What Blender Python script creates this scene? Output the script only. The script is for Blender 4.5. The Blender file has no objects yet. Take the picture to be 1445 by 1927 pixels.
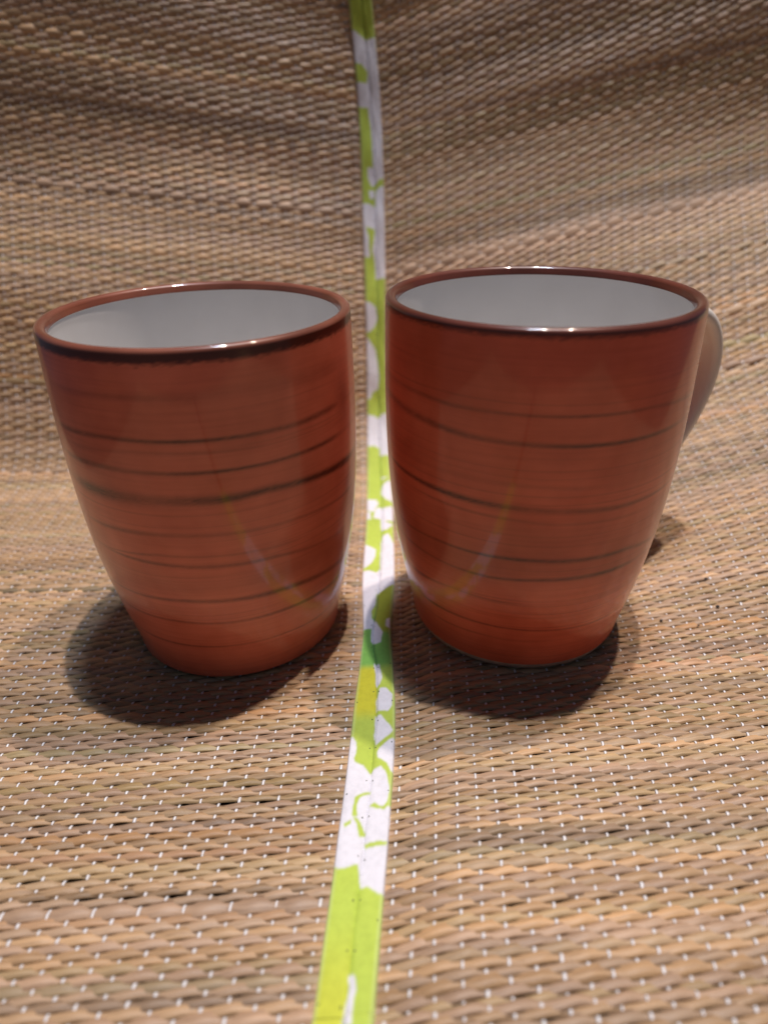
import bpy, math
import numpy as np

S = 0.01                      # everything below is laid out in centimetres, built in metres
scene = bpy.context.scene
col = scene.collection

# ------------------------------------------------------------------ camera
PITCH, ROLL, CAM_H, F_PX = math.radians(28.821), math.radians(-1.086), 13.815, 1285.5
fwd = np.array([0, math.cos(PITCH), -math.sin(PITCH)])
up0 = np.array([0, math.sin(PITCH), math.cos(PITCH)])
rt0 = np.array([1.0, 0, 0])
c_, s_ = math.cos(ROLL), math.sin(ROLL)
rt, up = c_ * rt0 + s_ * up0, -s_ * rt0 + c_ * up0
from mathutils import Matrix
cam_d = bpy.data.cameras.new('camera')
cam = bpy.data.objects.new('camera', cam_d)
col.objects.link(cam)
M = Matrix.Identity(4)
for i in range(3):
    M[i][0], M[i][1], M[i][2] = rt[i], up[i], -fwd[i]
M[2][3] = CAM_H * S
cam.matrix_world = M
cam_d.sensor_fit = 'HORIZONTAL'
cam_d.sensor_width = 36
cam_d.lens = 36 * F_PX / 1445
cam_d.clip_start = 0.002
cam_d.clip_end = 50
cam_d.dof.use_dof = True
cam_d.dof.focus_distance = 0.182
cam_d.dof.aperture_fstop = 10.5
scene.camera = cam

# ------------------------------------------------------------------ world, lamps, exposure
world = bpy.data.worlds.new('World')
scene.world = world
world.use_nodes = True
bg = world.node_tree.nodes['Background']
bg.inputs[0].default_value = (0.56, 0.70, 1.0, 1)
bg.inputs[1].default_value = 0.075


def lamp(name, d, h, watts, colour, size):
    ld = bpy.data.lights.new(name, 'AREA')
    ld.shape = 'DISK'
    ld.size = size
    ld.energy = watts
    ld.color = colour
    o = bpy.data.objects.new(name, ld)
    col.objects.link(o)
    o.location = ((d[0] * h) * S, (18 + d[1] * h) * S, h * S)
    v = np.array([-d[0], -d[1], -1.0])
    from mathutils import Vector
    o.rotation_euler = Vector(v).to_track_quat('-Z', 'Y').to_euler()
    return o


lamp('ceiling_lamp', (0.080, 0.080), 200, 23, (1.0, 0.875, 0.81), 0.035)
lamp('ceiling_lamp', (0.240, 0.190), 200, 22, (1.0, 0.84, 0.72), 0.05)
lamp('ceiling_lamp', (0.03, 0.12), 200, 14, (0.66, 0.80, 1.0), 0.16)
scene.view_settings.view_transform = 'Standard'
scene.view_settings.look = 'None'
scene.view_settings.exposure = 0.0
scene.view_settings.gamma = 1.0
scene.cycles.use_denoising = True

rng = np.random.default_rng(7)


# ------------------------------------------------------------------ helpers
def mesh_from(name, verts, quads, mat=None, smooth=True, attrs=None):
    """verts in cm, quads (n,4); attrs {name: (type, array)} per point"""
    me = bpy.data.meshes.new(name)
    verts = np.asarray(verts, float) * S
    quads = np.asarray(quads, np.int32)
    n, m = len(verts), len(quads)
    me.vertices.add(n)
    me.vertices.foreach_set('co', verts.ravel())
    me.loops.add(m * 4)
    me.loops.foreach_set('vertex_index', quads.ravel())
    me.polygons.add(m)
    me.polygons.foreach_set('loop_start', np.arange(0, m * 4, 4, dtype=np.int32))
    me.polygons.foreach_set('use_smooth', np.full(m, smooth))
    for k, (t, a) in (attrs or {}).items():
        at = me.attributes.new(k, t, 'POINT')
        a = np.asarray(a, np.float32)
        if t == 'FLOAT_COLOR':
            if a.shape[1] == 3:
                a = np.c_[a, np.ones(len(a))]
            at.data.foreach_set('color', a.astype(np.float32).ravel())
        else:
            at.data.foreach_set('vector', a.ravel())
    me.update(calc_edges=True)
    if mat:
        me.materials.append(mat)
    return me


def link(name, me, parent=None):
    o = bpy.data.objects.new(name, me)
    col.objects.link(o)
    if parent:
        o.parent = parent
    return o


def thing(name, label, cat, loc=(0, 0, 0), group=None):
    o = bpy.data.objects.new(name, None)
    o.empty_display_size = 0.02
    col.objects.link(o)
    o.location = tuple(x * S for x in loc)
    o['label'] = label
    o['category'] = cat
    if group:
        o['group'] = group
    return o


def grid_quads(nu, nv, close_u=False, flip=False):
    """grid index = iv*nu+iu"""
    iu = np.arange(nu if close_u else nu - 1)
    iv = np.arange(nv - 1)
    A, B = np.meshgrid(iu, iv)
    A, B = A.ravel(), B.ravel()
    A2 = (A + 1) % nu
    q = np.stack([B * nu + A, B * nu + A2, (B + 1) * nu + A2, (B + 1) * nu + A], 1)
    return q[:, ::-1] if flip else q


def pchip(x, y, xq):
    x, y = np.asarray(x, float), np.asarray(y, float)
    h = np.diff(x); d = np.diff(y) / h
    m = np.zeros_like(y)
    m[1:-1] = (d[:-1] * h[1:] + d[1:] * h[:-1]) / (h[1:] + h[:-1]); m[0] = d[0]; m[-1] = d[-1]
    i = np.clip(np.searchsorted(x, xq) - 1, 0, len(h) - 1); t = (xq - x[i]) / h[i]
    return ((1 + 2 * t) * (1 - t) ** 2 * y[i] + t * (1 - t) ** 2 * h[i] * m[i]
            + t * t * (3 - 2 * t) * y[i + 1] + t * t * (t - 1) * h[i] * m[i + 1])


def smooth_noise(n, step, seed):
    r = np.random.default_rng(seed)
    k = r.normal(size=int(n / step) + 4)
    x = np.arange(n) / step
    i = x.astype(int); t = x - i; t = t * t * (3 - 2 * t)
    return k[i] * (1 - t) + k[i + 1] * t


class Mat:
    def __init__(s, name):
        s.m = bpy.data.materials.new(name)
        s.m.use_nodes = True
        s.nt = s.m.node_tree
        s.b = s.nt.nodes['Principled BSDF']

    def n(s, t, **kw):
        x = s.nt.nodes.new(t)
        for k, v in kw.items():
            if k.startswith('i_'):
                x.inputs[k[2:].replace('_', ' ')].default_value = v
            else:
                setattr(x, k, v)
        return x

    def l(s, a, b):
        s.nt.links.new(a, b)

    def set(s, **kw):
        for k, v in kw.items():
            s.b.inputs[k.replace('_', ' ')].default_value = v

    def attr(s, name):
        return s.n('ShaderNodeAttribute', attribute_name=name)

    def noise(s, vec, scale, detail=3, rough=.55):
        x = s.n('ShaderNodeTexNoise')
        x.inputs['Scale'].default_value = scale
        x.inputs['Detail'].default_value = detail
        x.inputs['Roughness'].default_value = rough
        if vec is not None:
            s.l(vec, x.inputs['Vector'])
        return x

    def ramp(s, fac, stops):
        x = s.n('ShaderNodeValToRGB')
        el = x.color_ramp.elements
        while len(el) < len(stops):
            el.new(0.5)
        for e, (p, c) in zip(el, stops):
            e.position = p
            e.color = (*c, 1) if len(c) == 3 else c
        s.l(fac, x.inputs[0])
        return x

    def mix(s, a, b, fac, mode='MIX'):
        x = s.n('ShaderNodeMix', data_type='RGBA', blend_type=mode)
        for sock, v in ((x.inputs[0], fac), (x.inputs[6], a), (x.inputs[7], b)):
            if isinstance(v, bpy.types.NodeSocket):
                s.l(v, sock)
            elif isinstance(v, (int, float)):
                sock.default_value = v
            else:
                sock.default_value = (*v, 1)
        return x.outputs[2]

    def bump(s, h, strength, dist):
        x = s.n('ShaderNodeBump')
        x.inputs['Strength'].default_value = strength
        x.inputs['Distance'].default_value = dist
        s.l(h, x.inputs['Height'])
        s.l(x.outputs[0], s.b.inputs['Normal'])
        return x


# ------------------------------------------------------------------ materials
m = Mat('dry rush')
at, wv = m.attr('tint'), m.attr('weave')
n1 = m.noise(wv.outputs['Vector'], 1.0, 5, .65)
r1 = m.ramp(n1.outputs[0], [(.26, (.58, .53, .49)), (.48, (1, 1, 1)), (.72, (1.22, 1.18, 1.12))])
c = m.mix(at.outputs['Color'], r1.outputs[0], 1.0, 'MULTIPLY')
m.l(c, m.b.inputs['Base Color'])
m.set(Roughness=.48, Specular_IOR_Level=.45)
m.bump(n1.outputs[0], .35, .0004)
RUSH = m.m

m = Mat('white nylon warp')
m.set(Base_Color=(.80, .79, .80, 1), Roughness=.35, Specular_IOR_Level=.6)
THREAD = m.m

m = Mat('printed cotton tape')
at = m.attr('print')
tc = m.n('ShaderNodeTexCoord')
wvx = m.n('ShaderNodeTexWave', wave_type='BANDS', bands_direction='DIAGONAL')
wvx.inputs['Scale'].default_value = 900
m.l(tc.outputs['Object'], wvx.inputs['Vector'])
nn = m.noise(tc.outputs['Object'], 700, 2)
c = m.mix(at.outputs['Color'], m.ramp(nn.outputs[0], [(.3, (.94, .94, .94)), (.6, (1.03, 1.03, 1.03))]).outputs[0], 1.0, 'MULTIPLY')
m.l(c, m.b.inputs['Base Color'])
m.set(Roughness=.75, Specular_IOR_Level=.25)
m.b.inputs['Sheen Weight'].default_value = .15
m.bump(nn.outputs[0], .25, .0003)
TAPE = m.m

m = Mat('black sewing thread')
m.set(Base_Color=(.05, .06, .04, 1), Roughness=.8)
STITCH = m.m


def glaze(name, scale_seed, body=True):
    m = Mat(name)
    at, rg = m.attr('paint'), m.attr('ring')
    n1 = m.noise(rg.outputs['Vector'], 1.0, 6, .7)
    r1 = m.ramp(n1.outputs[0], [(.25, (.62, .50, .45)), (.5, (1, 1, 1)), (.75, (1.22, 1.38, 1.45))])
    c = m.mix(at.outputs['Color'], r1.outputs[0], .30, 'MULTIPLY')
    tc = m.n('ShaderNodeTexCoord')
    n2 = m.noise(tc.outputs['Object'], 45 + scale_seed, 3)
    r2 = m.ramp(n2.outputs[0], [(.35, (.86, .78, .74)), (.65, (1.08, 1.12, 1.14))])
    c = m.mix(c, r2.outputs[0], 1.0, 'MULTIPLY')
    m.l(c, m.b.inputs['Base Color'])
    m.set(Roughness=.35, Specular_IOR_Level=.3)
    m.b.inputs['Coat Weight'].default_value = .6
    m.b.inputs['Coat Roughness'].default_value = .085
    if body:
        n3 = m.noise(tc.outputs['Object'], 120, 2)
        m.bump(n3.outputs[0], .03, .0005)
    else:
        m.b.inputs['Coat Roughness'].default_value = .055
        m.b.inputs['Coat Weight'].default_value = .9
    return m.m


m = Mat('white glaze')
tc = m.n('ShaderNodeTexCoord')
n1 = m.noise(tc.outputs['Object'], 60, 3)
m.l(m.ramp(n1.outputs[0], [(.3, (.79, .78, .775)), (.7, (.84, .83, .825))]).outputs[0], m.b.inputs['Base Color'])
m.set(Roughness=.22, Specular_IOR_Level=.5)
WHITE = m.m

m = Mat('cream glaze')
tc = m.n('ShaderNodeTexCoord')
n1 = m.noise(tc.outputs['Object'], 60, 3)
m.l(m.ramp(n1.outputs[0], [(.3, (.78, .73, .67)), (.7, (.83, .79, .74))]).outputs[0], m.b.inputs['Base Color'])
m.set(Roughness=.22, Specular_IOR_Level=.5)
CREAM = m.m

m = Mat('unglazed foot')
tc = m.n('ShaderNodeTexCoord')
n1 = m.noise(tc.outputs['Object'], 300, 3)
m.l(m.ramp(n1.outputs[0], [(.3, (.34, .24, .19)), (.7, (.50, .38, .32))]).outputs[0], m.b.inputs['Base Color'])
m.set(Roughness=.7)
FOOT = m.m

m = Mat('dark table')
tc = m.n('ShaderNodeTexCoord')
n1 = m.noise(tc.outputs['Object'], 30, 5)
m.l(m.ramp(n1.outputs[0], [(.3, (.035, .024, .018)), (.7, (.06, .042, .03))]).outputs[0], m.b.inputs['Base Color'])
m.set(Roughness=.7)
TABLE = m.m

m = Mat('dark crumb')
tc = m.n('ShaderNodeTexCoord')
n1 = m.noise(tc.outputs['Object'], 900, 3)
m.l(m.ramp(n1.outputs[0], [(.3, (.012, .012, .014)), (.7, (.05, .045, .045))]).outputs[0], m.b.inputs['Base Color'])
m.set(Roughness=.8)
CRUMB = m.m

# ------------------------------------------------------------------ the sheet the mat follows: flat, then leaning up behind
LEAN, YC, RC = math.radians(19), 30.3, 4.5
ANG = math.pi / 2 - LEAN
V1 = YC - RC * math.tan(ANG / 2)
V2 = V1 + RC * ANG
XS_V = [-20, -10, 6.3, 9.9, 12.6, 15.5, 19.2, 25.3, 31, 36, 41, 44, 48.5, 52, 56, 75]
XS = [-2.9, -2.0, -.9, -.61, -.42, -.32, -.26, -.17, -.23, -.22, -.22, -.26, -.52, -.86, -1.25, -2.8]
# far edges of the two halves; each row of straw runs straight from the tape to its edge
EDGE_V = [3.0, 6.0, 9.0, 12.0, 14.0, 16.0, 18.0, 20.0, 22.0, 24.0, 26.0, 28.0, 29.5, 31.0, 33.0, 36.0, 39.0, 42.0, 45.0, 48.0, 52.0, 57.0]
EDGE = {1: np.array([[4.99, 3.22, 0.4], [6.54, 6.34, 0.4], [8.1, 9.46, 0.4], [9.59, 12.45, 0.4], [10.54, 14.37, 0.41], [11.4, 16.18, 0.59], [12.2, 17.97, 0.97], [12.94, 19.74, 1.53], [13.67, 21.51, 2.12], [14.38, 23.26, 2.76], [15.07, 25.0, 3.45], [15.74, 26.72, 4.22], [16.07, 27.86, 5.13], [16.3, 28.87, 6.21], [16.52, 30.09, 7.77], [16.9, 32.01, 10.05], [17.23, 33.83, 12.35], [17.09, 34.92, 15.02], [16.62, 35.43, 17.91], [16.29, 36.19, 20.72], [16.16, 37.78, 24.36], [16.01, 39.79, 28.92]]),
        -1: np.array([[-5.34, 2.91, 0.0], [-6.76, 5.85, -0.0], [-8.18, 8.81, 0.0], [-9.61, 11.81, 0.0], [-10.58, 13.83, 0.0], [-11.57, 15.88, -0.0], [-12.55, 17.92, 0.02], [-13.39, 19.76, 0.15], [-14.23, 21.57, 0.26], [-15.07, 23.38, 0.37], [-15.89, 25.2, 0.52], [-16.65, 27.0, 0.89], [-16.92, 28.1, 1.79], [-16.84, 28.77, 3.22], [-16.61, 29.58, 5.36], [-16.2, 30.51, 8.37], [-16.1, 31.88, 11.02], [-15.88, 33.04, 13.74], [-15.43, 33.78, 16.57], [-15.01, 34.6, 19.39], [-14.76, 36.23, 23.0], [-14.48, 38.33, 27.52]])}
THICK = 0.105


def sm(a, b, x):
    t = np.clip((x - a) / (b - a), 0, 1)
    return t * t * (3 - 2 * t)


def sheet(u, v):
    """point (cm) of the mat's mid-surface; u across from the tape, v along the tape"""
    u = np.asarray(u, float); v = np.asarray(v, float)
    a = np.clip((v - V1) / RC, 0, ANG)
    y = np.minimum(v, V1) + RC * np.sin(a) + np.clip(v - V2, 0, None) * math.cos(ANG)
    z = RC * (1 - np.cos(a)) + np.clip(v - V2, 0, None) * math.sin(ANG)
    x0 = pchip(XS_V, XS, v)
    N = np.stack([0 * a, -np.sin(a), np.cos(a)], -1)
    w = sm(V1 - 2, V2 + 6, v)
    R_ = u >= 0
    au = np.abs(u)
    P = np.stack([x0, y, z], -1)
    ev = np.clip(v, EDGE_V[0], EDGE_V[-1])
    E = {k: np.stack([pchip(EDGE_V, EDGE[k][:, i], ev) for i in range(3)], -1) for k in (1, -1)}
    if np.any(v < EDGE_V[0]):                          # nearer than the first station: carry the same direction on
        P0 = np.stack([pchip(XS_V, XS, ev), np.minimum(ev, V1), 0 * ev], -1)
        sh_ = np.where((v < EDGE_V[0])[..., None], P - P0, 0)
        E = {k: E[k] + sh_ for k in E}
    D = np.where(R_[..., None], E[1], E[-1]) - P
    ul = np.linalg.norm(D, axis=-1)
    D = D / ul[..., None]
    lift = -THICK + .335 * np.where(R_, sm(.35, 2.4, au) - np.clip(au / ul, 0, 1), 0) * (1 - sm(19, 30, v))
    # the right half stays down under its mug and only then ramps up
    rise = np.where(R_, (E[1][..., 2] - .335) * (np.clip(au / ul, 0, 1) - np.clip((au - 7.6) / (ul - 7.6), 0, 1)) * (1 - sm(21, 28, v)), 0)
    # slack in the sheet where it hangs against the wall
    lift = lift + w * (.035 * np.sin(v * .85 + au * .12) * sm(1, 5, au) + .02 * np.sin(v * 1.9 - au * .3 + 1))
    out = P + au[..., None] * D + lift[..., None] * N
    out[..., 2] -= rise
    # the top comes upright and nods forward
    out[..., 1] -= .0168 * np.clip(v - 41, 0, 11) ** 2 + .27 * np.clip(v - 52, 0, None)
    return out


def frame(u, v, e=.03):
    P = sheet(u, v)
    # one-sided in u so that the fold itself never enters the derivative
    su = np.where(np.asarray(u) >= 0, e, -e)
    Du = (sheet(u + su, v) - P) / su[..., None]
    Dv = (sheet(u, v + e) - sheet(u, v - e)) / (2 * e)
    N = np.cross(Du, Dv)
    N /= np.linalg.norm(N, axis=-1, keepdims=True)
    D = Dv / np.linalg.norm(Dv, axis=-1, keepdims=True)
    return P, D, N


# ------------------------------------------------------------------ the table under the mat
tx, ty = np.meshgrid([-40, 40], [-12, 60])
tv = np.array([(-40, -12, -.75), (40, -12, -.75), (40, 60, -.75), (-40, 60, -.75),
               (-40, -12, -2.75), (40, -12, -2.75), (40, 60, -2.75), (-40, 60, -2.75)], float)
tq = [(0, 1, 2, 3), (7, 6, 5, 4), (0, 4, 5, 1), (1, 5, 6, 2), (2, 6, 7, 3), (3, 7, 4, 0)]
o = link('table_top', mesh_from('table_top', tv, tq, TABLE, smooth=False))
o['kind'] = 'structure'

# ------------------------------------------------------------------ woven mat
mat_root = thing('straw_mat', 'woven brown rush mat bent up behind the mugs, green and white tape down its middle', 'mat')
WARP, PITCH_V, U_IN = 0.47, 0.16, 0.40
V_A, V_B, V_SEEN = -15.0, 60.0, 4.6
U_OUT = {1: 25.0, -1: 23.0}
PALETTE = np.array([(.41, .285, .175), (.43, .295, .175), (.39, .285, .180), (.40, .295, .170), (.44, .295, .170),
                    (.38, .275, .190), (.42, .295, .205), (.37, .262, .185)])
far = {}
stalk_rows = []
all_threads = []
for side in (1, -1):
    # row centres with uneven stalk widths
    vs, ws = [], []
    v = V_A
    while v < V_B:
        w = PITCH_V * float(np.clip(rng.normal(1, .13), .72, 1.4))
        if rng.random() < .035:
            w *= 1.55
        vs.append(v + w / 2); ws.append(w); v += w
    nw = int((U_OUT[side] - .72) / WARP)
    warp_u = .72 + WARP * np.arange(nw + 1) + rng.normal(size=nw + 1) * .018
    per = 4
    au = np.concatenate([[U_IN, .55], np.concatenate([warp_u[i] + (warp_u[i + 1] - warp_u[i]) * np.arange(per) / per for i in range(nw)]), [warp_u[-1], U_OUT[side]]])
    iwarp = np.interp(au, warp_u, np.arange(nw + 1), left=-.5, right=nw + .5)
    n = len(au)
    dips = np.zeros((len(vs), nw + 1)); tops = np.zeros((len(vs), nw + 1))
    for k, (vc, w) in enumerate(zip(vs, ws)):
        ph = np.cos(np.pi * (iwarp + k))              # +1 tied down at this warp, -1 riding over it
        ph = np.where(iwarp < 0, .2, ph)
        fw = float(sm(25, 33, np.array(vc)))          # pulled flatter where the sheet hangs
        h = -.020 * (1 - .45 * fw) * ph + rng.normal(size=n) * .004
        bulk = 1 + smooth_noise(n, 9, rng.integers(1 << 30)) * .07
        half_w = w * (.77 + .05 * fw) * bulk * (1 - (.33 - .13 * fw) * np.clip(ph, 0, 1) ** 1.5)
        half_h = (.042 - .006 * fw) * (w / PITCH_V) ** .4 * bulk * (1 - .10 * ph)
        dv = smooth_noise(n, 26, rng.integers(1 << 30)) * .013 + smooth_noise(n, 6, rng.integers(1 << 30)) * .006
        dv = dv - side * .027 * np.sin(np.pi * (iwarp + k)) * (iwarp >= 0) * (.7 + .5 * rng.random())
        P, D, N = frame(side * au, np.full(n, vc))
        ang = np.linspace(0, 2 * np.pi, 7)[:-1] + rng.uniform(0, 1)
        ca, sa = np.cos(ang), np.sin(ang)
        V = (P[:, None, :] + D[:, None, :] * (dv[:, None] + half_w[:, None] * ca)[..., None]
             + N[:, None, :] * (h[:, None] + half_h[:, None] * sa)[..., None])
        base = PALETTE[rng.integers(len(PALETTE))] * np.array([1.05, .99, .92]) * rng.uniform(.90, 1.09) * (1 + .08 * math.sin(vc * 1.7 + side) + .07 * math.sin(vc * .61 + 2 * side) + .06 * math.sin(vc * 4.3 + side))
        if rng.random() < .05:
            base = base * np.array([1.13, 1.02, .90])   # a fresher, more orange stalk
        if rng.random() < .05:
            base = base * np.array([.86, .95, .85])     # a greener one
        if rng.random() < .10:
            base = base * rng.uniform(.72, .88)         # a browner, older one
        tone = 1 + smooth_noise(n, 22, rng.integers(1 << 30)) * .08
        tint = np.repeat((base[None, :] * tone[:, None])[:, None, :], 6, 1).reshape(-1, 3)
        wv_ = np.stack(np.broadcast_arrays((au * .9)[:, None], (np.abs((ang + np.pi) % (2 * np.pi) - np.pi) / np.pi * 7.0)[None, :], np.full((1, 1), k * 7.31 + side * 3)), -1)
        stalk_rows.append((vc, side, V.reshape(-1, 3), grid_quads(6, n, close_u=True, flip=(side < 0)), np.clip(tint, 0, 1), wv_.reshape(-1, 3)))
        iw = np.arange(nw + 1)
        phw = np.cos(np.pi * (iw + k))
        tops[k] = np.where(phw > 0, -.020 * (1 - .45 * fw) + .042 * .9 + .011 - .010 * fw, +.020 - .042 * 1.1 - .020)
    # warp threads
    vs_ = np.array(vs)
    for i, wu in enumerate(warp_u):
        # two stations per row: over/under the stalk and half way to the next
        st, hh = [], []
        for k in range(len(vs)):
            over = tops[k, i] > 0
            if over:
                st += [vs[k] - ws[k] * .12, vs[k] + ws[k] * .12]; hh += [tops[k, i]] * 2
            else:
                st.append(vs[k]); hh.append(tops[k, i])
        st, hh = np.array(st), np.array(hh)
        jit = smooth_noise(len(st), 18, rng.integers(1 << 30)) * .012
        P, D, N = frame(side * (wu + jit), st)
        A = np.cross(D, N)
        hw = .036 + .006 * smooth_noise(len(st), 3, rng.integers(1 << 30)).clip(-1.5, 1.5)
        cc = np.array([(1, 0), (0, 1), (-1, 0), (0, -1)])
        V = P[:, None, :] + A[:, None, :] * (cc[None, :, :1] * hw[:, None, None]) + N[:, None, :] * (hh[:, None, None] + cc[None, :, 1:] * .013)
        all_threads.append((V.reshape(-1, 3), grid_quads(4, len(st), close_u=True)))

stalk_rows.sort(key=lambda r: r[0] if r[0] > V_SEEN else 1000 + r[0])
for r in stalk_rows[:300]:
    me = mesh_from('stalk', r[2], r[3], RUSH, attrs={'tint': ('FLOAT_COLOR', r[4]), 'weave': ('FLOAT_VECTOR', r[5])})
    link('stalk', me, mat_root)
off = 0; Vs, Qs, Ts, Ws = [], [], [], []
for r in stalk_rows[300:]:
    Vs.append(r[2]); Qs.append(r[3] + off); Ts.append(r[4]); Ws.append(r[5]); off += len(r[2])
o = link('stalk', mesh_from('stalk', np.concatenate(Vs), np.concatenate(Qs), RUSH,
         attrs={'tint': ('FLOAT_COLOR', np.concatenate(Ts)), 'weave': ('FLOAT_VECTOR', np.concatenate(Ws))}), mat_root)
o['kind'] = 'stuff'
for V, Q in all_threads:
    link('warp_thread', mesh_from('warp_thread', V, Q, THREAD), mat_root)
del stalk_rows, Vs, Qs, Ts, Ws

# ------------------------------------------------------------------ printed tape over the joint, two folded strips
# the print: white petals and lime stems as outlines in (across -1..1, along cm)
PRINT_W = [[[-1.1,48.31],[-0.63,48.21],[0.12,47.89],[0.97,47.94],[1.15,42.68],[0.07,42.68],[0.02,44.27],[-0.16,45.22],[-1.07,45.25],[-1.14,46.17],[-0.7,46.24],[-0.04,46.2],[0.06,46.66],[-0.46,46.97],[-1.14,46.97]],[[-0.43,42.72],[1.15,42.72],[1.13,42.23],[0.62,42.2],[0.19,41.97],[-0.15,41.93],[-0.46,42.31]],[[-0.42,41.73],[0.09,41.75],[0.15,41.4],[-0.28,41.36]],[[0.26,41.75],[0.69,41.88],[1.27,41.88],[1.1,37.85],[0.06,37.87],[0.02,38.66],[-0.22,39.13],[-0.02,39.71],[0.12,40.05],[-0.77,40.19],[-0.53,39.78],[-0.44,38.86],[-1.25,38.86],[-1.14,41.17],[-0.46,41.17],[0.12,41.02]],[[-1.14,36.88],[-0.52,36.82],[0.04,36.6],[0.16,36.12],[-0.13,35.72],[-0.8,35.47],[-1.27,35.47]],[[-1.29,35.21],[-0.82,35.21],[-0.54,35.03],[-1.2,34.9]],[[-1.3,35.16],[-0.82,35.16],[-0.63,35.08],[-0.07,34.67],[0.15,33.98],[0.28,33.52],[0.17,32.86],[-0.47,32.69],[-0.65,32.41],[-0.97,32.37],[-1.28,32.37]],[[-1.2,31.62],[-0.5,31.61],[0.1,31.45],[0.54,31.61],[1.42,31.66],[1.3,29.41],[0.2,29.44],[0.15,29.9],[-0.41,30.04],[-1.21,29.97]],[[0.21,28.02],[0.92,27.99],[0.27,27.89]],[[1.26,27.76],[0.54,27.62],[0.18,27.16],[0.16,26.57],[0.48,26.08],[1.11,25.68]],[[-1.11,26.16],[-0.25,26.08],[-0.06,25.76],[-0.44,24.98],[-1.09,25.21]],[[-1.09,25.08],[-0.7,25.01],[-0.62,24.41],[-1.07,24.41]],[[-0.19,25.31],[1.23,25.39],[1.25,24.41],[0.87,24.19],[0.35,24.19],[1.0,23.87],[0.5,23.52],[0.11,23.55],[0.06,24.41],[-0.43,24.48],[-0.38,25.01]],[[0.19,23.08],[0.63,23.21],[0.9,22.61],[1.28,22.42],[1.15,19.83],[0.71,19.61],[0.27,19.35],[-0.06,19.2],[-0.17,18.5],[-0.41,18.21],[-0.39,17.29],[-1.25,17.24],[-1.14,20.57],[-0.59,20.63],[-0.09,20.46],[0.09,20.83],[0.08,21.6],[0.11,22.48]],[[-1.14,20.83],[-0.81,20.83],[-0.41,21.12],[-0.22,21.6],[-0.2,22.04],[-0.59,22.29],[-1.0,22.48],[-1.29,22.35]],[[-0.4,17.83],[-0.14,17.69],[0.15,17.33],[0.41,17.07],[0.25,16.6],[-0.11,16.49],[-0.41,16.64]],[[0.61,17.69],[0.9,17.83],[0.93,17.24],[0.6,17.33]],[[-0.13,15.65],[0.2,15.61],[0.36,15.01],[0.23,14.76],[0.05,14.68],[-0.02,15.19]],[[0.23,14.61],[0.54,14.6],[0.88,14.34],[0.84,13.9],[0.64,13.68],[0.1,13.76],[0.08,14.13]],[[0.07,13.59],[0.32,13.57],[0.89,13.01],[0.78,12.86],[0.17,12.52],[0.07,12.86]],[[1.19,12.75],[0.87,12.74],[0.34,12.42],[0.24,12.28],[0.3,12.11],[0.7,11.92],[0.87,11.67],[1.25,11.65]],[[-1.09,12.86],[-0.84,12.83],[-0.68,12.65],[-0.65,12.33],[-0.71,12.14],[-0.65,12.02],[-0.28,11.89],[0.02,11.62],[0.19,11.78],[0.45,11.82],[0.73,11.57],[0.88,11.21],[0.84,10.81],[0.71,10.67],[1.17,10.69],[1.22,9.8],[-1.14,9.8],[-1.12,12.28]],[[-1.22,10.11],[1.08,10.11],[1.18,8.63],[0.99,8.55],[0.79,8.56],[0.53,8.65],[0.39,8.72],[0.08,8.72],[-0.06,9.23],[-0.41,9.18],[-0.79,9.16],[-1.05,9.25]],[[0.1,7.05],[0.24,7.01],[0.33,6.74],[0.28,6.58],[0.32,6.17],[-0.02,6.17],[0.06,6.58],[0.06,6.82],[0.03,7.01]]]
PRINT_G = [[[-0.49,10.96],[0.13,11.13],[0.1,11.06],[-0.3,10.91],[-0.36,10.71],[-0.3,10.43],[-0.51,10.43],[-0.5,10.71]],[[-0.5,10.41],[-0.29,10.38],[0.13,9.95],[-0.13,9.89],[-0.31,10.25]],[[-0.82,10.25],[-0.53,10.36],[-0.52,10.27],[-0.74,10.15]],[[0.12,10.71],[0.32,10.79],[0.54,10.67],[0.85,10.67],[0.76,10.57],[0.48,10.58],[0.26,10.67]],[[0.07,9.75],[0.97,9.77],[0.91,9.66],[0.12,9.63]]]


def inside(poly, x, y):
    r = np.zeros(x.shape, bool)
    px, py = zip(*poly)
    j = len(poly) - 1
    for i in range(len(poly)):
        cond = (py[i] > y) != (py[j] > y)
        with np.errstate(divide='ignore', invalid='ignore'):
            xi = (px[j] - px[i]) * (y - py[i]) / (py[j] - py[i] + 1e-12) + px[i]
        r ^= cond & (x < xi)
        j = i
    return r


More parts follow.
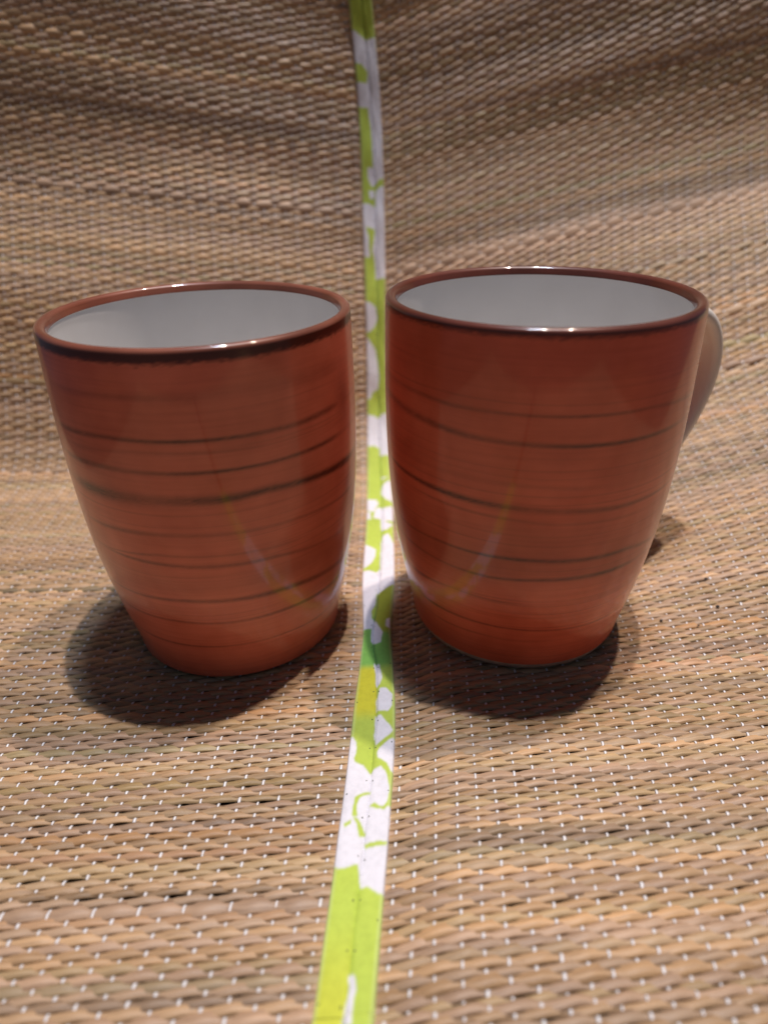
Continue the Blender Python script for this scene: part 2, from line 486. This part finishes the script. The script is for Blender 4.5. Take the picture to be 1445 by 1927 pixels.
HALF_V = [2, 8, 11, 14, 16, 17.1, 18.2, 19.5, 24, 26, 29, 32, 35, 38, 52, 62]
HALF_W = [.57, .57, .59, .58, .49, .45, .49, .56, .56, .56, .53, .48, .46, .49, .49, .49]
SEAM_V = [2, 12, 14.5, 15.6, 17, 18.2, 21, 30, 62]
SEAM_S = [.04, .08, .10, .02, -.33, -.10, .10, .18, .0]
dvs = .024
tv_ = np.arange(3.0, V_B, dvs)
hw_v = pchip(HALF_V, HALF_W, tv_)
seam = pchip(SEAM_V, SEAM_S, tv_)
LIME, WHT, YEL, GRN = np.array([.46, .59, .085]), np.array([.74, .74, .80]), np.array([.62, .60, .04]), np.array([.20, .46, .09])
for side in (-1, 1):
    ns = 40
    t = np.linspace(-.07 if side > 0 else 0, 1, ns)    # 0 seam .. 1 outer edge; the right strip tucks under the left
    s_lat = seam[:, None] + (side - seam[:, None]) * t[None, :]
    u = s_lat * hw_v[:, None]
    puff = 1 + .25 * smooth_noise(len(tv_), 40, 11 + side)[:, None]
    prof_h = .125 + .050 * puff * (1 - (2 * t[None, :] - 1) ** 4) - .10 * np.clip((t - .93) / .07, 0, 1)[None, :] ** 2 - (.004 + .046 * sm(12, 14, tv_))[:, None] * np.clip((.10 - t) / .10, 0, 1.7)[None, :] ** 2
    prof_h = prof_h + 0.016 * np.sin(tv_ * 3.1 + side)[:, None] * np.sin(t * 3 + 1)[None, :]
    wr = np.sin((tv_[:, None] * 5 + 9 * t[None, :] + side)) * .004
    if side > 0:
        prof_h = prof_h + .02 * np.exp(-((tv_ - 16.2) / 1.6) ** 2)[:, None]
    prof_h = prof_h + wr
    vv = np.broadcast_to(tv_[:, None], u.shape)
    # the tape bridges the fold: lay it on a locally straight section between its own edges
    ue = .62
    edge = sheet(np.full(len(tv_), side * ue), tv_)
    mid = (sheet(np.full(len(tv_), ue), tv_) + sheet(np.full(len(tv_), -ue), tv_)) / 2 * .3 + sheet(np.full(len(tv_), side * .001), tv_) * .7
    f = np.abs(u)[..., None] / ue
    base = mid[:, None, :] * (1 - f) + edge[:, None, :] * f
    cross_ = u < 0 if side > 0 else u > 0
    if cross_.any():
        e2 = sheet(np.full(len(tv_), -side * ue), tv_)
        base = np.where(cross_[..., None], mid[:, None, :] * (1 - f) + e2[:, None, :] * f, base)
    Dv = np.gradient(mid, axis=0); Dv /= np.linalg.norm(Dv, axis=1, keepdims=True)
    Du = sheet(np.full(len(tv_), ue), tv_) - sheet(np.full(len(tv_), -ue), tv_)
    N = np.cross(Du, Dv); N /= np.linalg.norm(N, axis=1, keepdims=True)
    Vt = base + N[:, None, :] * prof_h[..., None]
    # printed colours
    colr = np.empty(u.shape + (3,)); colr[:] = LIME
    nlow = smooth_noise(len(tv_), 60, 5)
    colr *= (1 + .05 * nlow)[:, None, None]
    sj = s_lat + .012 * np.sin(vv * 9); vj = vv + .010 * np.sin(s_lat * 8)
    if side < 0:
        k = (sm(13.3, 13.9, tv_) * (1 - sm(15.4, 15.7, tv_)))[:, None, None]
        colr = colr * (1 - k) + YEL * k
        k = (.6 * (1 - sm(6.2, 8.4, tv_)))[:, None, None]
        colr = colr * (1 - k) + YEL * k
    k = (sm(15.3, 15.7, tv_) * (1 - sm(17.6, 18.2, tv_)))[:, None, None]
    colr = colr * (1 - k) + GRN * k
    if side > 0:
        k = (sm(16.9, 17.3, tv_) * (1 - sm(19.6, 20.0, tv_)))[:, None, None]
        colr = colr * (1 - k) + np.array([.36, .42, .035]) * k  # green leaf print, painted olive with the mug's cast shade in its colour
    for poly in PRINT_W:
        colr[inside(poly, sj, vj)] = WHT
    for poly in PRINT_G:
        colr[inside(poly, sj, vj)] = LIME
    for _ in range(2):                                 # the ink has bled a little into the cloth
        colr[1:-1] = (colr[:-2] + 2 * colr[1:-1] + colr[2:]) / 4
        colr[:, 1:-1] = (colr[:, :-2] + 2 * colr[:, 1:-1] + colr[:, 2:]) / 4
    edge_k = (np.clip((t - .80) / .10, 0, 1) * .35)[None, :, None]      # thin worn edge of the tape
    colr = colr * (1 - edge_k) + np.array([.66, .78, .36]) * edge_k * (colr[..., 2:] < .5) + colr * edge_k * (colr[..., 2:] >= .5)
    nv_ = len(tv_)
    bot = base[:, ::-1, :] + N[:, None, :] * (.012)
    full = np.concatenate([Vt, bot], 1)                # closed section: top then underside
    cf = np.concatenate([colr, colr[:, ::-1]], 1)
    nn_ = 2 * ns
    link('edge_binding', mesh_from('edge_binding', full.reshape(-1, 3), grid_quads(nn_, nv_, close_u=True, flip=(side < 0)), TAPE,
         attrs={'print': ('FLOAT_COLOR', cf.reshape(-1, 3))}), mat_root)
    # the running stitch beside the seam and at the edge: small dark needle holes with thread
    sv_, sq_ = [], []
    for tt, step in ((.16, 1.0), (.86, 1.5)):
        for v0 in np.arange(3.4 + .2 * tt, V_B - .5, step):
            v0 = v0 + rng.uniform(-.06, .06)
            i = int((v0 - tv_[0]) / dvs); j = int(tt * (ns - 1))
            if tt > .5 and rng.random() < .45:
                continue
            c0 = Vt[i, j] + N[i] * .002
            Ax = Du[i] / np.linalg.norm(Du[i])
            b = len(sv_)
            L_, Wd = rng.uniform(.016, .028), rng.uniform(.010, .016)
            for (a_, d_, h_) in ((-1, -1, 0), (1, -1, 0), (1, 1, 0), (-1, 1, 0), (-.6, -.6, 1), (.6, -.6, 1), (.6, .6, 1), (-.6, .6, 1)):
                sv_.append(c0 + Ax * a_ * Wd + Dv[i] * d_ * L_ + N[i] * h_ * .008)
            sq_ += [(b + 4, b + 5, b + 6, b + 7), (b, b + 1, b + 5, b + 4), (b + 1, b + 2, b + 6, b + 5), (b + 2, b + 3, b + 7, b + 6), (b + 3, b, b + 4, b + 7)]
    o = link('stitching', mesh_from('stitching', np.array(sv_), np.array(sq_), STITCH), mat_root)

# ------------------------------------------------------------------ mugs
H = 10.0


def outer_r(z):
    t = z / 10
    return 3.0524 + 3.3301 * t - 3.572 * t ** 2 + 1.1954 * t ** 3 + .1515 * np.exp(-t / .05)


LIP = glaze('dark lip glaze', 3, False)
STRIPES = {"L":[[[[-126,8.82],[-103,8.86],[-86,8.85],[-68,8.91],[-35,8.86],[-19,8.83]],0.12,0.25],[[[-135,7.76],[-113,7.84],[-94,7.83],[-77,7.82],[-59,7.81],[-47,7.79],[-30,7.84]],0.06,0.8],[[[-128,7.41],[-104,7.55],[-84,7.53],[-64,7.48]],0.05,0.25],[[[-134,7.0],[-116,7.04],[-96,7.03],[-78,7.02],[-60,7.01],[-32,7.01]],0.06,0.8],[[[-132,6.29],[-119,6.3],[-106,6.3],[-90,6.3],[-76,6.27],[-61,6.32],[-18,6.08]],0.12,0.95],[[[-128,5.24],[-109,5.31],[-95,5.33],[-76,5.29],[-50,5.24],[-23,5.1]],0.05,0.45],[[[-128,4.49],[-103,4.7],[-79,4.66],[-50,4.59]],0.03,0.35],[[[-124,4.44],[-104,4.4],[-80,4.34],[-60,4.3],[-27,3.99]],0.04,0.55],[[[-134,3.09],[-116,3.15],[-97,3.21],[-76,3.16],[-53,3.11],[-22,2.84]],0.06,0.65],[[[-129,2.36],[-104,2.4],[-82,2.35],[-56,2.35],[-25,2.25]],0.05,0.6],[[[-122,1.39],[-104,1.4],[-84,1.4],[-56,1.38],[-38,1.29]],0.035,0.6]],"R":[[[[-165,8.1],[-143,8.07],[-129,8.02],[-111,8.03],[-99,8.03],[-86,8.03],[-61,8.03],[-33,7.87]],0.045,0.55],[[[-164,7.57],[-140,7.45],[-123,7.36],[-105,7.34],[-91,7.32],[-76,7.31],[-49,7.32]],0.065,0.8],[[[-161,5.74],[-140,5.72],[-122,5.69],[-103,5.67],[-85,5.63],[-69,5.57],[-48,5.59]],0.06,0.8],[[[-107,6.29],[-97,6.28],[-84,6.23]],0.05,0.3],[[[-141,5.41],[-106,5.34],[-90,5.26],[-63,5.24]],0.03,0.35],[[[-153,4.07],[-136,4.15],[-117,4.16],[-98,4.18],[-82,4.15],[-58,4.14],[-39,3.92]],0.05,0.75],[[[-148,3.53],[-129,3.49],[-111,3.48],[-93,3.56],[-76,3.57],[-58,3.57]],0.055,0.75],[[[-149,2.55],[-129,2.72],[-108,2.68]],0.05,0.55],[[[-122,2.78],[-106,2.8]],0.03,0.4],[[[-143,1.68],[-122,1.71],[-103,1.71],[-82,1.68],[-59,1.66]],0.04,0.65],[[[-137,1.17],[-117,1.25]],0.03,0.35]]}
GLAZE = {'L': glaze('brushed terracotta glaze a', 0), 'R': glaze('brushed terracotta glaze b', 7)}


def lathe(r, z, n=192, close=True):
    a = np.linspace(0, 2 * np.pi, n, endpoint=False)
    V = np.stack([r[:, None] * np.cos(a), r[:, None] * np.sin(a), np.broadcast_to(z[:, None], (len(r), n))], -1)
    return V.reshape(-1, 3), grid_quads(n, len(r), close_u=True)


def fade(x, a, b, soft):
    return sm(a - soft, a + soft, x) * (1 - sm(b - soft, b + soft, x))


def body_colours(key, phi, z):
    """brushed brown bands round the mug; phi in degrees, -180..180"""
    seed = 3 if key == 'L' else 5
    r = np.random.default_rng(seed)
    base = np.array([.70, .172, .098]) if key == 'L' else np.array([.66, .128, .064])
    col_ = np.empty(phi.shape + (3,)); col_[:] = base
    # broad soft swings in the thickness of the glaze
    for _ in range(16):
        zc, wd, am, pc = r.uniform(0, 10), r.uniform(.25, 1.1), r.uniform(-.22, .16), r.uniform(-180, 180)
        dphi = (phi - pc + 180) % 360 - 180
        g = np.exp(-((z - zc) / wd) ** 2) * np.exp(-(dphi / r.uniform(50, 150)) ** 2)
        col_ *= (1 + am * g)[..., None]
    dark = np.zeros(phi.shape)
    wob = .025 * np.sin(np.radians(phi * 2 + 40)) + .012 * np.sin(np.radians(phi * 5))
    rough = np.random.default_rng(seed + 9).normal(size=phi.shape)
    for pts, w, s in STRIPES[key]:
        pa = np.array(sorted(pts))
        zc = np.interp(phi, pa[:, 0], pa[:, 1]) + .2 * wob
        lo, hi = pa[0, 0], pa[-1, 0]
        env = .28 + .72 * fade(phi, lo - 4, hi + 4, 8)
        amp = .80 + .20 * np.sin(np.radians(phi * 3 + zc * 90)) + .12 * np.sin(np.radians(phi * 7 + zc * 40))
        w_ = 1.3 * w * (.85 + .25 * np.sin(np.radians(phi * 2.3 + zc * 60)))
        d = np.exp(-np.abs((z - zc) / w_) ** 2.2 * .9) * env * amp * s
        dark = np.maximum(dark, np.clip(1.12 * d, 0, 1))
    # many faint bristle lines
    for _ in range(46):
        zc, wd, am, pc, pw = r.uniform(.4, 9.3), r.uniform(.010, .028), r.uniform(.06, .26), r.uniform(-180, 180), r.uniform(25, 110)
        dphi = (phi - pc + 180) % 360 - 180
        d = np.exp(-((z - zc - .3 * wob) / wd) ** 2) * np.exp(-(dphi / pw) ** 4) * am
        dark = np.maximum(dark, d)
    if key == 'L':
        k = np.exp(-((phi + 21) / 5) ** 2) * np.exp(-((z - 8.0) / .75) ** 2) * .45
        dark = np.maximum(dark, k)
        k = np.exp(-((phi + 152) / 2.2) ** 2) * sm(8.2, 9.2, z) * .6
        dark = np.maximum(dark, k)
    dark = np.clip(dark * (1 + .10 * rough), 0, 1)
    deep = np.array([.055, .012, .008])
    col_ = col_ * (1 - .9 * dark[..., None]) + deep * .9 * dark[..., None]
    # glaze pools under the lip
    th = (9.665 - .05 * np.cos(np.radians(phi + 60))) if key == 'L' else 9.74 + 0 * phi
    k = sm(th - .08, th + .05, z + .02 * rough) * (.95 if key == 'L' else .75)
    col_ = col_ * (1 - k[..., None]) + np.array([.050, .012, .009]) * k[..., None]
    # thinner glaze at the foot
    return np.clip(col_, .004, 1)


def make_mug(key, loc, handle_deg, label, tilt=0):
    root = thing('mug', label, 'mug', loc, 'terracotta mugs')
    n = 260
    # body
    z = np.concatenate([np.linspace(.225 if key == 'R' else .07, 9.80, 330)])
    V, Q = lathe(outer_r(z), z, n)
    ph = np.degrees(np.arctan2(V[:, 1], V[:, 0]))
    rel = np.where(ph > 90, ph - 360, ph)
    colr = body_colours(key, rel, V[:, 2])
    a = np.radians(ph)
    ring = np.stack([np.cos(a) * 1.3, np.sin(a) * 1.3, V[:, 2] * 9 + (0 if key == 'L' else 300)], 1)
    link('body', mesh_from('body', V, Q, GLAZE[key], attrs={'paint': ('FLOAT_COLOR', colr), 'ring': ('FLOAT_VECTOR', ring)}), root)
    # rolled lip
    Ro = outer_r(np.array([9.80]))[0]
    t = np.linspace(0, np.pi, 17)
    lw = .14
    r_ = np.concatenate([[Ro], Ro - lw + lw * np.cos(t) + .012 * np.sin(t), [Ro - 2 * lw - .01, Ro - 2 * lw - .03]])
    z_ = np.concatenate([[9.80], 9.805 + .125 * np.sin(t), [9.79, 9.70]])
    V, Q = lathe(r_, z_, n)
    ph = np.degrees(np.arctan2(V[:, 1], V[:, 0])); rel = np.where(ph > 90, ph - 360, ph)
    cr = np.empty((len(V), 3))
    top = sm(9.805, 9.86, V[:, 2])
    if key == 'L':
        lo, hi = np.array([.075, .018, .012]), np.array([.22, .072, .044])
    else:
        lo, hi = np.array([.075, .018, .012]), np.array([.125, .034, .022])
    inn = np.hypot(V[:, 0], V[:, 1]) < Ro - lw
    k = np.where(inn, 1, top)[:, None]
    cr = lo * (1 - k) + hi * k
    cr *= (1 + .15 * np.sin(np.radians(rel * 3 + 30)) + .08 * np.sin(np.radians(rel * 11)))[:, None]
    ring = np.stack([np.cos(np.radians(ph)) * 2, np.sin(np.radians(ph)) * 2, V[:, 2] * 3], 1)
    link('rim', mesh_from('rim', V, Q, LIP, attrs={'paint': ('FLOAT_COLOR', cr), 'ring': ('FLOAT_VECTOR', ring)}), root)
    # white lining
    zi = np.concatenate([np.linspace(9.78, 1.4, 60), 1.4 - np.sin(np.linspace(.1, np.pi / 2, 12)) * .75])
    ri = outer_r(np.maximum(zi, 1.0)) - .285
    ri[60:] = ri[59] - .75 * (1 - np.cos(np.linspace(.1, np.pi / 2, 12)))
    ri = np.concatenate([ri, [1.2, .01]]); zi = np.concatenate([zi, [.64, .63]])
    V, Q = lathe(ri, zi, 192)
    link('lining', mesh_from('lining', V, Q, WHITE), root)
    # unglazed foot with its recessed underside
    zt = .23 if key == 'R' else .075
    zf = np.array([zt, zt * .6, .02, 0, 0, .03, .16, .20, .20])
    rf = np.array([outer_r(np.array([zt]))[0] - .004, 3.18, 3.13, 3.06, 2.85, 2.78, 2.72, 1.2, .01])
    V, Q = lathe(rf, zf, 192)
    link('foot_ring', mesh_from('foot_ring', V, Q[:, ::-1], FOOT), root)
    # ear handle: a strap swept along an open curve
    key_p = np.array([(4.12, 8.52), (4.6, 8.70), (5.6, 8.80), (6.75, 8.40), (7.45, 7.45), (7.50, 6.3), (7.0, 5.1), (6.1, 4.0), (5.0, 3.2), (4.2, 2.80), (3.78, 2.58)])
    s = np.linspace(0, 1, len(key_p)); ss = np.linspace(0, 1, 70)
    R_, Z_ = pchip(s, key_p[:, 0], ss), pchip(s, key_p[:, 1], ss)
    for _ in range(6):
        R_[1:-1] = (R_[:-2] + 2 * R_[1:-1] + R_[2:]) / 4; Z_[1:-1] = (Z_[:-2] + 2 * Z_[1:-1] + Z_[2:]) / 4
    tr, tz = np.gradient(R_), np.gradient(Z_); l_ = np.hypot(tr, tz); tr /= l_; tz /= l_
    half_w = pchip([0, .1, .5, .9, 1], [.85, .78, .70, .72, .80], ss)
    half_t = pchip([0, .1, .5, .9, 1], [.48, .36, .33, .33, .42], ss)
    ang = np.linspace(0, 2 * np.pi, 24, endpoint=False)
    ce = np.sign(np.cos(ang)) * np.abs(np.cos(ang)) ** .75; se = np.sign(np.sin(ang)) * np.abs(np.sin(ang)) ** .75
    hr = R_[:, None] + (-tz)[:, None] * half_t[:, None] * se[None, :]
    hz = Z_[:, None] + tr[:, None] * half_t[:, None] * se[None, :]
    hy = half_w[:, None] * ce[None, :]
    ca, sa = math.cos(math.radians(handle_deg)), math.sin(math.radians(handle_deg))
    V = np.stack([hr * ca - hy * sa, hr * sa + hy * ca, hz], -1).reshape(-1, 3)
    link('handle', mesh_from('handle', V, grid_quads(24, 70, close_u=True), CREAM), root)
    return root


make_mug('L', (-4.796, 18.406, 0.0), 104,
         'terracotta brown mug left of the green tape, handle hidden, broad dark stripe round its middle')
make_mug('R', (4.150, 18.125, 0.335), 32,
         'terracotta brown mug right of the green tape, pale handle showing at its right edge')

# ------------------------------------------------------------------ crumbs on the mat
for i, (u, v, s, lab) in enumerate([(10.77, 17.3, 0.055, 'black crumb, largest and darkest of the specks on the mat beside the right mug'), (10.9, 18.7, 0.045, 'greyish crumb, farthest back of the specks on the mat beside the right mug'), (8.9, 16.9, 0.04, 'small dark crumb closest to the side of the right mug'), (9.9, 16.5, 0.035, 'tiny brown crumb nearest the camera of the specks beside the right mug')]):
    r = np.random.default_rng(40 + i)
    P, D, N = frame(np.array([u]), np.array([v]))
    a = np.linspace(0, 2 * np.pi, 8, endpoint=False)
    rows = []
    for zz_, rr in ((-.6, .35), (-.25, .9), (.25, 1.0), (.6, .45)):
        rr_ = s * rr * (1 + r.uniform(-.3, .3, 8))
        rows.append(np.stack([rr_ * np.cos(a) * 1.3, rr_ * np.sin(a) * .8, np.full(8, s * zz_)], 1))
    V = np.concatenate(rows)
    Q = grid_quads(8, 4, close_u=True)
    Q = np.concatenate([Q, [(24, 25, 26, 27), (24, 27, 28, 31), (28, 29, 30, 31)], [(3, 2, 1, 0), (7, 4, 3, 0), (7, 6, 5, 4)]])
    o = link('crumb', mesh_from('crumb', V, Q, CRUMB, smooth=False))
    o.location = tuple((P[0] + N[0] * (.085 + s * .3)) * S)
    o['label'] = lab
    o['category'] = 'crumb'
    o['group'] = 'dark crumbs on the right half of the mat'
